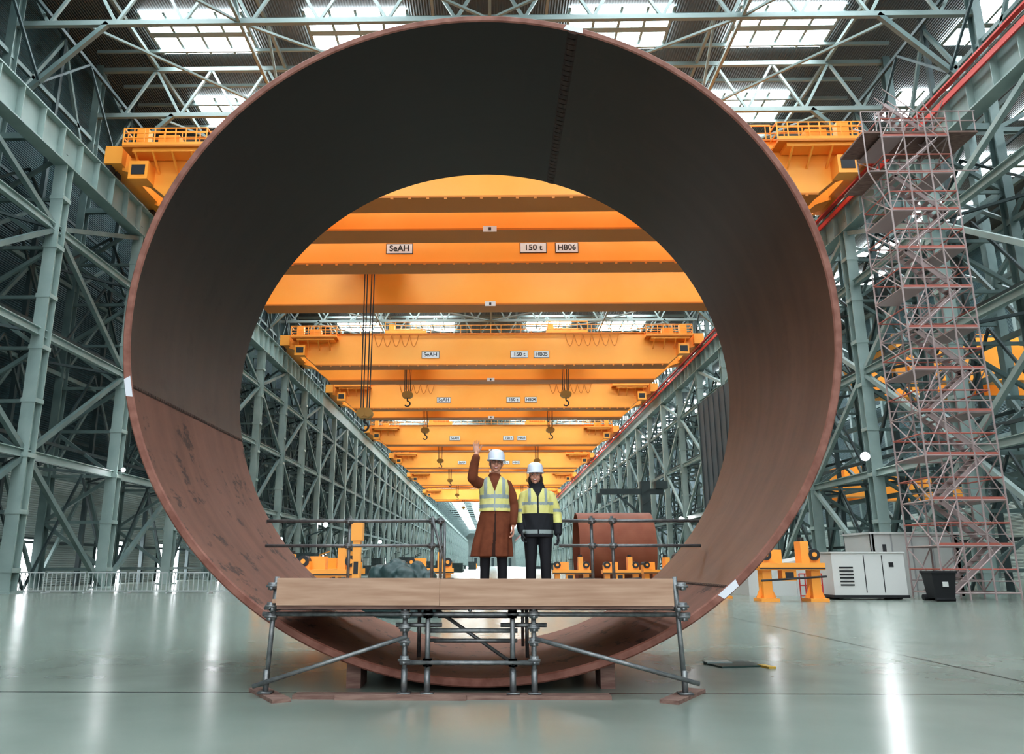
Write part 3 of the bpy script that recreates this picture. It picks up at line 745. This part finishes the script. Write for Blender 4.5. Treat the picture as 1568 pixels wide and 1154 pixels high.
rotator(-6.0,29,.72); rotator(-8.6,32,.66,.3); rotator(-7.0,36,.72,-.2); rotator(-3.0,38,.72,.1); rotator(4.4,44,.66); rotator(7.2,44.5,.66); rotator(9.6,46,.66,.2)
m=MB(); m.b2(-4.75,-4.5,26.9,27.2,0,3.0,0); m.b2(-4.9,-4.3,26.75,27.35,0,.1,0); m.b2(-4.82,-4.43,26.85,27.25,2.3,2.9,0); m.b2(-4.7,-4.55,26.88,26.9,1.2,1.6,1); m.obj("control_pillar",[M_orange,M_dark])
m=MB()
vs=[(12.8,40,0),(16.4,40,0),(16.4,43,0),(12.8,43,0),(12.8,40,1.3),(16.4,40,1.9),(16.4,43,1.9),(12.8,43,1.3)]
m.add(vs,[(0,3,2,1),(4,5,6,7),(0,1,5,4),(1,2,6,5),(2,3,7,6),(3,0,4,7)],0)
for i in range(4): m.beam((12.8+i*1.2,39.97,0),(12.8+i*1.2,39.97,1.3+i*.2),.05,.05,0)
m.obj("white_tent",[M_white])
m=MB()
for x,y,rx,ry,rz in ((-2.9,24,.75,.7,1.62),(-2.3,24.2,.65,.7,1.5),(-3.4,24.2,.55,.6,1.45),(-1.9,23.9,.4,.5,1.25),(-2.6,23.6,.6,.5,1.4)): m.ell((x,y,0.08),(rx,ry,rz),0,24,18)
o=remesh_obj(m,"tarpaulin_covered_stack",[M_tarp],.05,None,None,1)
tx=bpy.data.textures.new("c",'CLOUDS'); tx.noise_scale=.35; d=o.modifiers.new("d","DISPLACE"); d.texture=tx; d.strength=.22
e=empty("rusty_pipe_can",(9.2,60,2.75)); m=MB(); N2=96; L2=2.8
for i in range(N2):
    a0,a1=2*math.pi*i/N2,2*math.pi*(i+1)/N2
    def q(r,a,x): return (x,r*math.cos(a),r*math.sin(a))
    for x0,x1 in ((-L2,-.9),(-.9,.9),(.9,L2)): m.add([q(2.6,a0,x0),q(2.6,a1,x0),q(2.6,a1,x1),q(2.6,a0,x1)],[(0,1,2,3)],0)
    m.add([q(2.5,a0,-L2),q(2.5,a1,-L2),q(2.5,a1,L2),q(2.5,a0,L2)],[(3,2,1,0)],0)
    for x in (-L2,L2): m.add([q(2.5,a0,x),q(2.5,a1,x),q(2.6,a1,x),q(2.6,a0,x)],[(0,1,2,3)],0)
for x in (-1.5,1.5): m.b2(x-.3,x+.3,-1.6,1.6,-2.75,-2.2,1)
m.obj("can",[mat("rust_orange",(.24,.06,.026),.6,0,(.30,.09,.045),.8),M_wood_d],True,parent=e)
m=MB(); m.b2(25.3,25.45,80,93,4,20.5)
for i in range(7): m.b2(25.2,25.3,80+i*2.1,80.1+i*2.1,4,20.5)
m.obj("cladding_panel",[mat("panel_grey",(.06,.075,.08),.6)])
m=MB()
x=-31
while x<-12:
    for i in range(9): m.beam((x+i*.26,43,.1),(x+i*.26,43,1.05),.04,.04,0)
    for z in (.12,1.08): m.beam((x,43,z),(x+2.1,43,z),.06,.06,0)
    m.box((x,43,.03),(.1,.7,.06),0); x+=2.25
m.obj("crowd_barrier",[mat("barrier_white",(.45,.48,.48),.5)])
m=MB()
for i in range(60):
    y=52+i*4.6+random.uniform(-1,1); s=random.choice((-1,1)); x=s*random.uniform(14,24)
    if i%5==0: x=random.uniform(-12,-5)
    if 4<x<14 and 50<y<70: continue
    wd,hh=random.uniform(.5,1.6),random.uniform(.8,2.6)
    mi=random.choice((0,0,2,4,1))
    m.b2(x-wd,x+wd,y-1,y+1,.15,hh,mi); m.b2(x-wd-.05,x+wd+.05,y-1.05,y+1.05,0,.15,0)
    m.b2(x-wd-.03,x+wd+.03,y-1.03,y+1.03,hh,hh+.08,0)
    for q_ in (-.5,0,.5): m.b2(x+q_*wd-.03,x+q_*wd+.03,y-1.04,y-1,.15,hh,0)
    if i%3==0: m.beam((x,y,hh),(x,y,hh+1.6),.12,.12,mi); m.beam((x,y,hh+1.5),(x+s*-1.2,y,hh+1.9),.12,.12,mi)
m.obj("equipment_crates",[M_steel_d,M_wall_light,M_tarp,M_white,M_orange])
e=empty("welding_boom",(14.2,72,0)); m=MB()
m.b2(-.4,.4,-.4,.4,0,9,0); m.b2(-4.2,1.6,-.22,.22,7.8,8.3,0); m.b2(-1.2,1.2,-1.2,1.2,0,.6,0); m.beam((0,0,5.5),(-2.6,0,7.8),.2,.2,0); m.b2(-4.5,-4.1,-.3,.3,7.0,7.9,0); m.b2(.9,2.0,-.5,.5,8.3,9.0,0)
for i in range(8): m.beam((-.4,-.45,.8+i),( .4,-.45,1.3+i),.06,.06,0)
m.obj("boom",[M_steel_d,M_orange],parent=e)
m=MB(); m.box((3.72,12.6,.012),(.75,.55,.024),0,.25); m.box((4.12,12.35,.014),(.12,.3,.028),1,.25); m.box((3.5,12.75,.03),(.4,.2,.02),2,.1)
m.obj("floor_plate",[mat("plate_green",(.02,.05,.045),.3),mat("yellow_tape",(.5,.33,.06),.6),M_steel_l])

def flood(x,y,z,r=.28):
    e=empty("flood_light",(x,y,z)); m=MB(); s=-1 if x>0 else 1
    m.tube((s*.15,-.28,0),(0,0,0),r*1.15,r*.7,20,0); m.tube((s*.17,-.31,-.0),(s*.155,-.285,0),r,r,20,1); m.beam((0,0,0),(-s*.5,.1,0),.08,.08,0)
    m.obj("lamp",[M_dark,M_lamp],parent=e)
flood(25.4,52.6,8.6); flood(-25.4,119,7.4,.35); flood(25.4,105,7.4,.3); flood(-25.4,73.5,7.5,.2); flood(-25.4,140,6,.3)
flood(-25.4,52.7,7.8,.14); flood(-25.4,94.3,4.5,.18); flood(25.4,73.5,7.6,.16); flood(25.4,136,6.5,.3); flood(-25.4,178,6.5,.35); flood(25.4,188,6.5,.35)

# ------------------------------------------------------------ world + camera
wd=bpy.data.worlds.new("w"); scene.world=wd; wd.use_nodes=True
bg=wd.node_tree.nodes["Background"]; bg.inputs[0].default_value=(0.95,0.97,1.0,1); bg.inputs[1].default_value=1.9
cam=bpy.data.cameras.new("camera"); co=bpy.data.objects.new("camera",cam); COL.objects.link(co)
cam.sensor_width=36; cam.lens=36*1180/1568; cam.shift_x=52/1568; cam.clip_end=2000
co.location=(0,0,1.5); co.rotation_euler=(math.radians(90+13.67),0,math.radians(1.0))
scene.camera=co
scene.view_settings.view_transform='Standard'
scene.view_settings.exposure=0.35
try: scene.view_settings.look='Medium High Contrast'
except Exception as ex: print("look",ex)
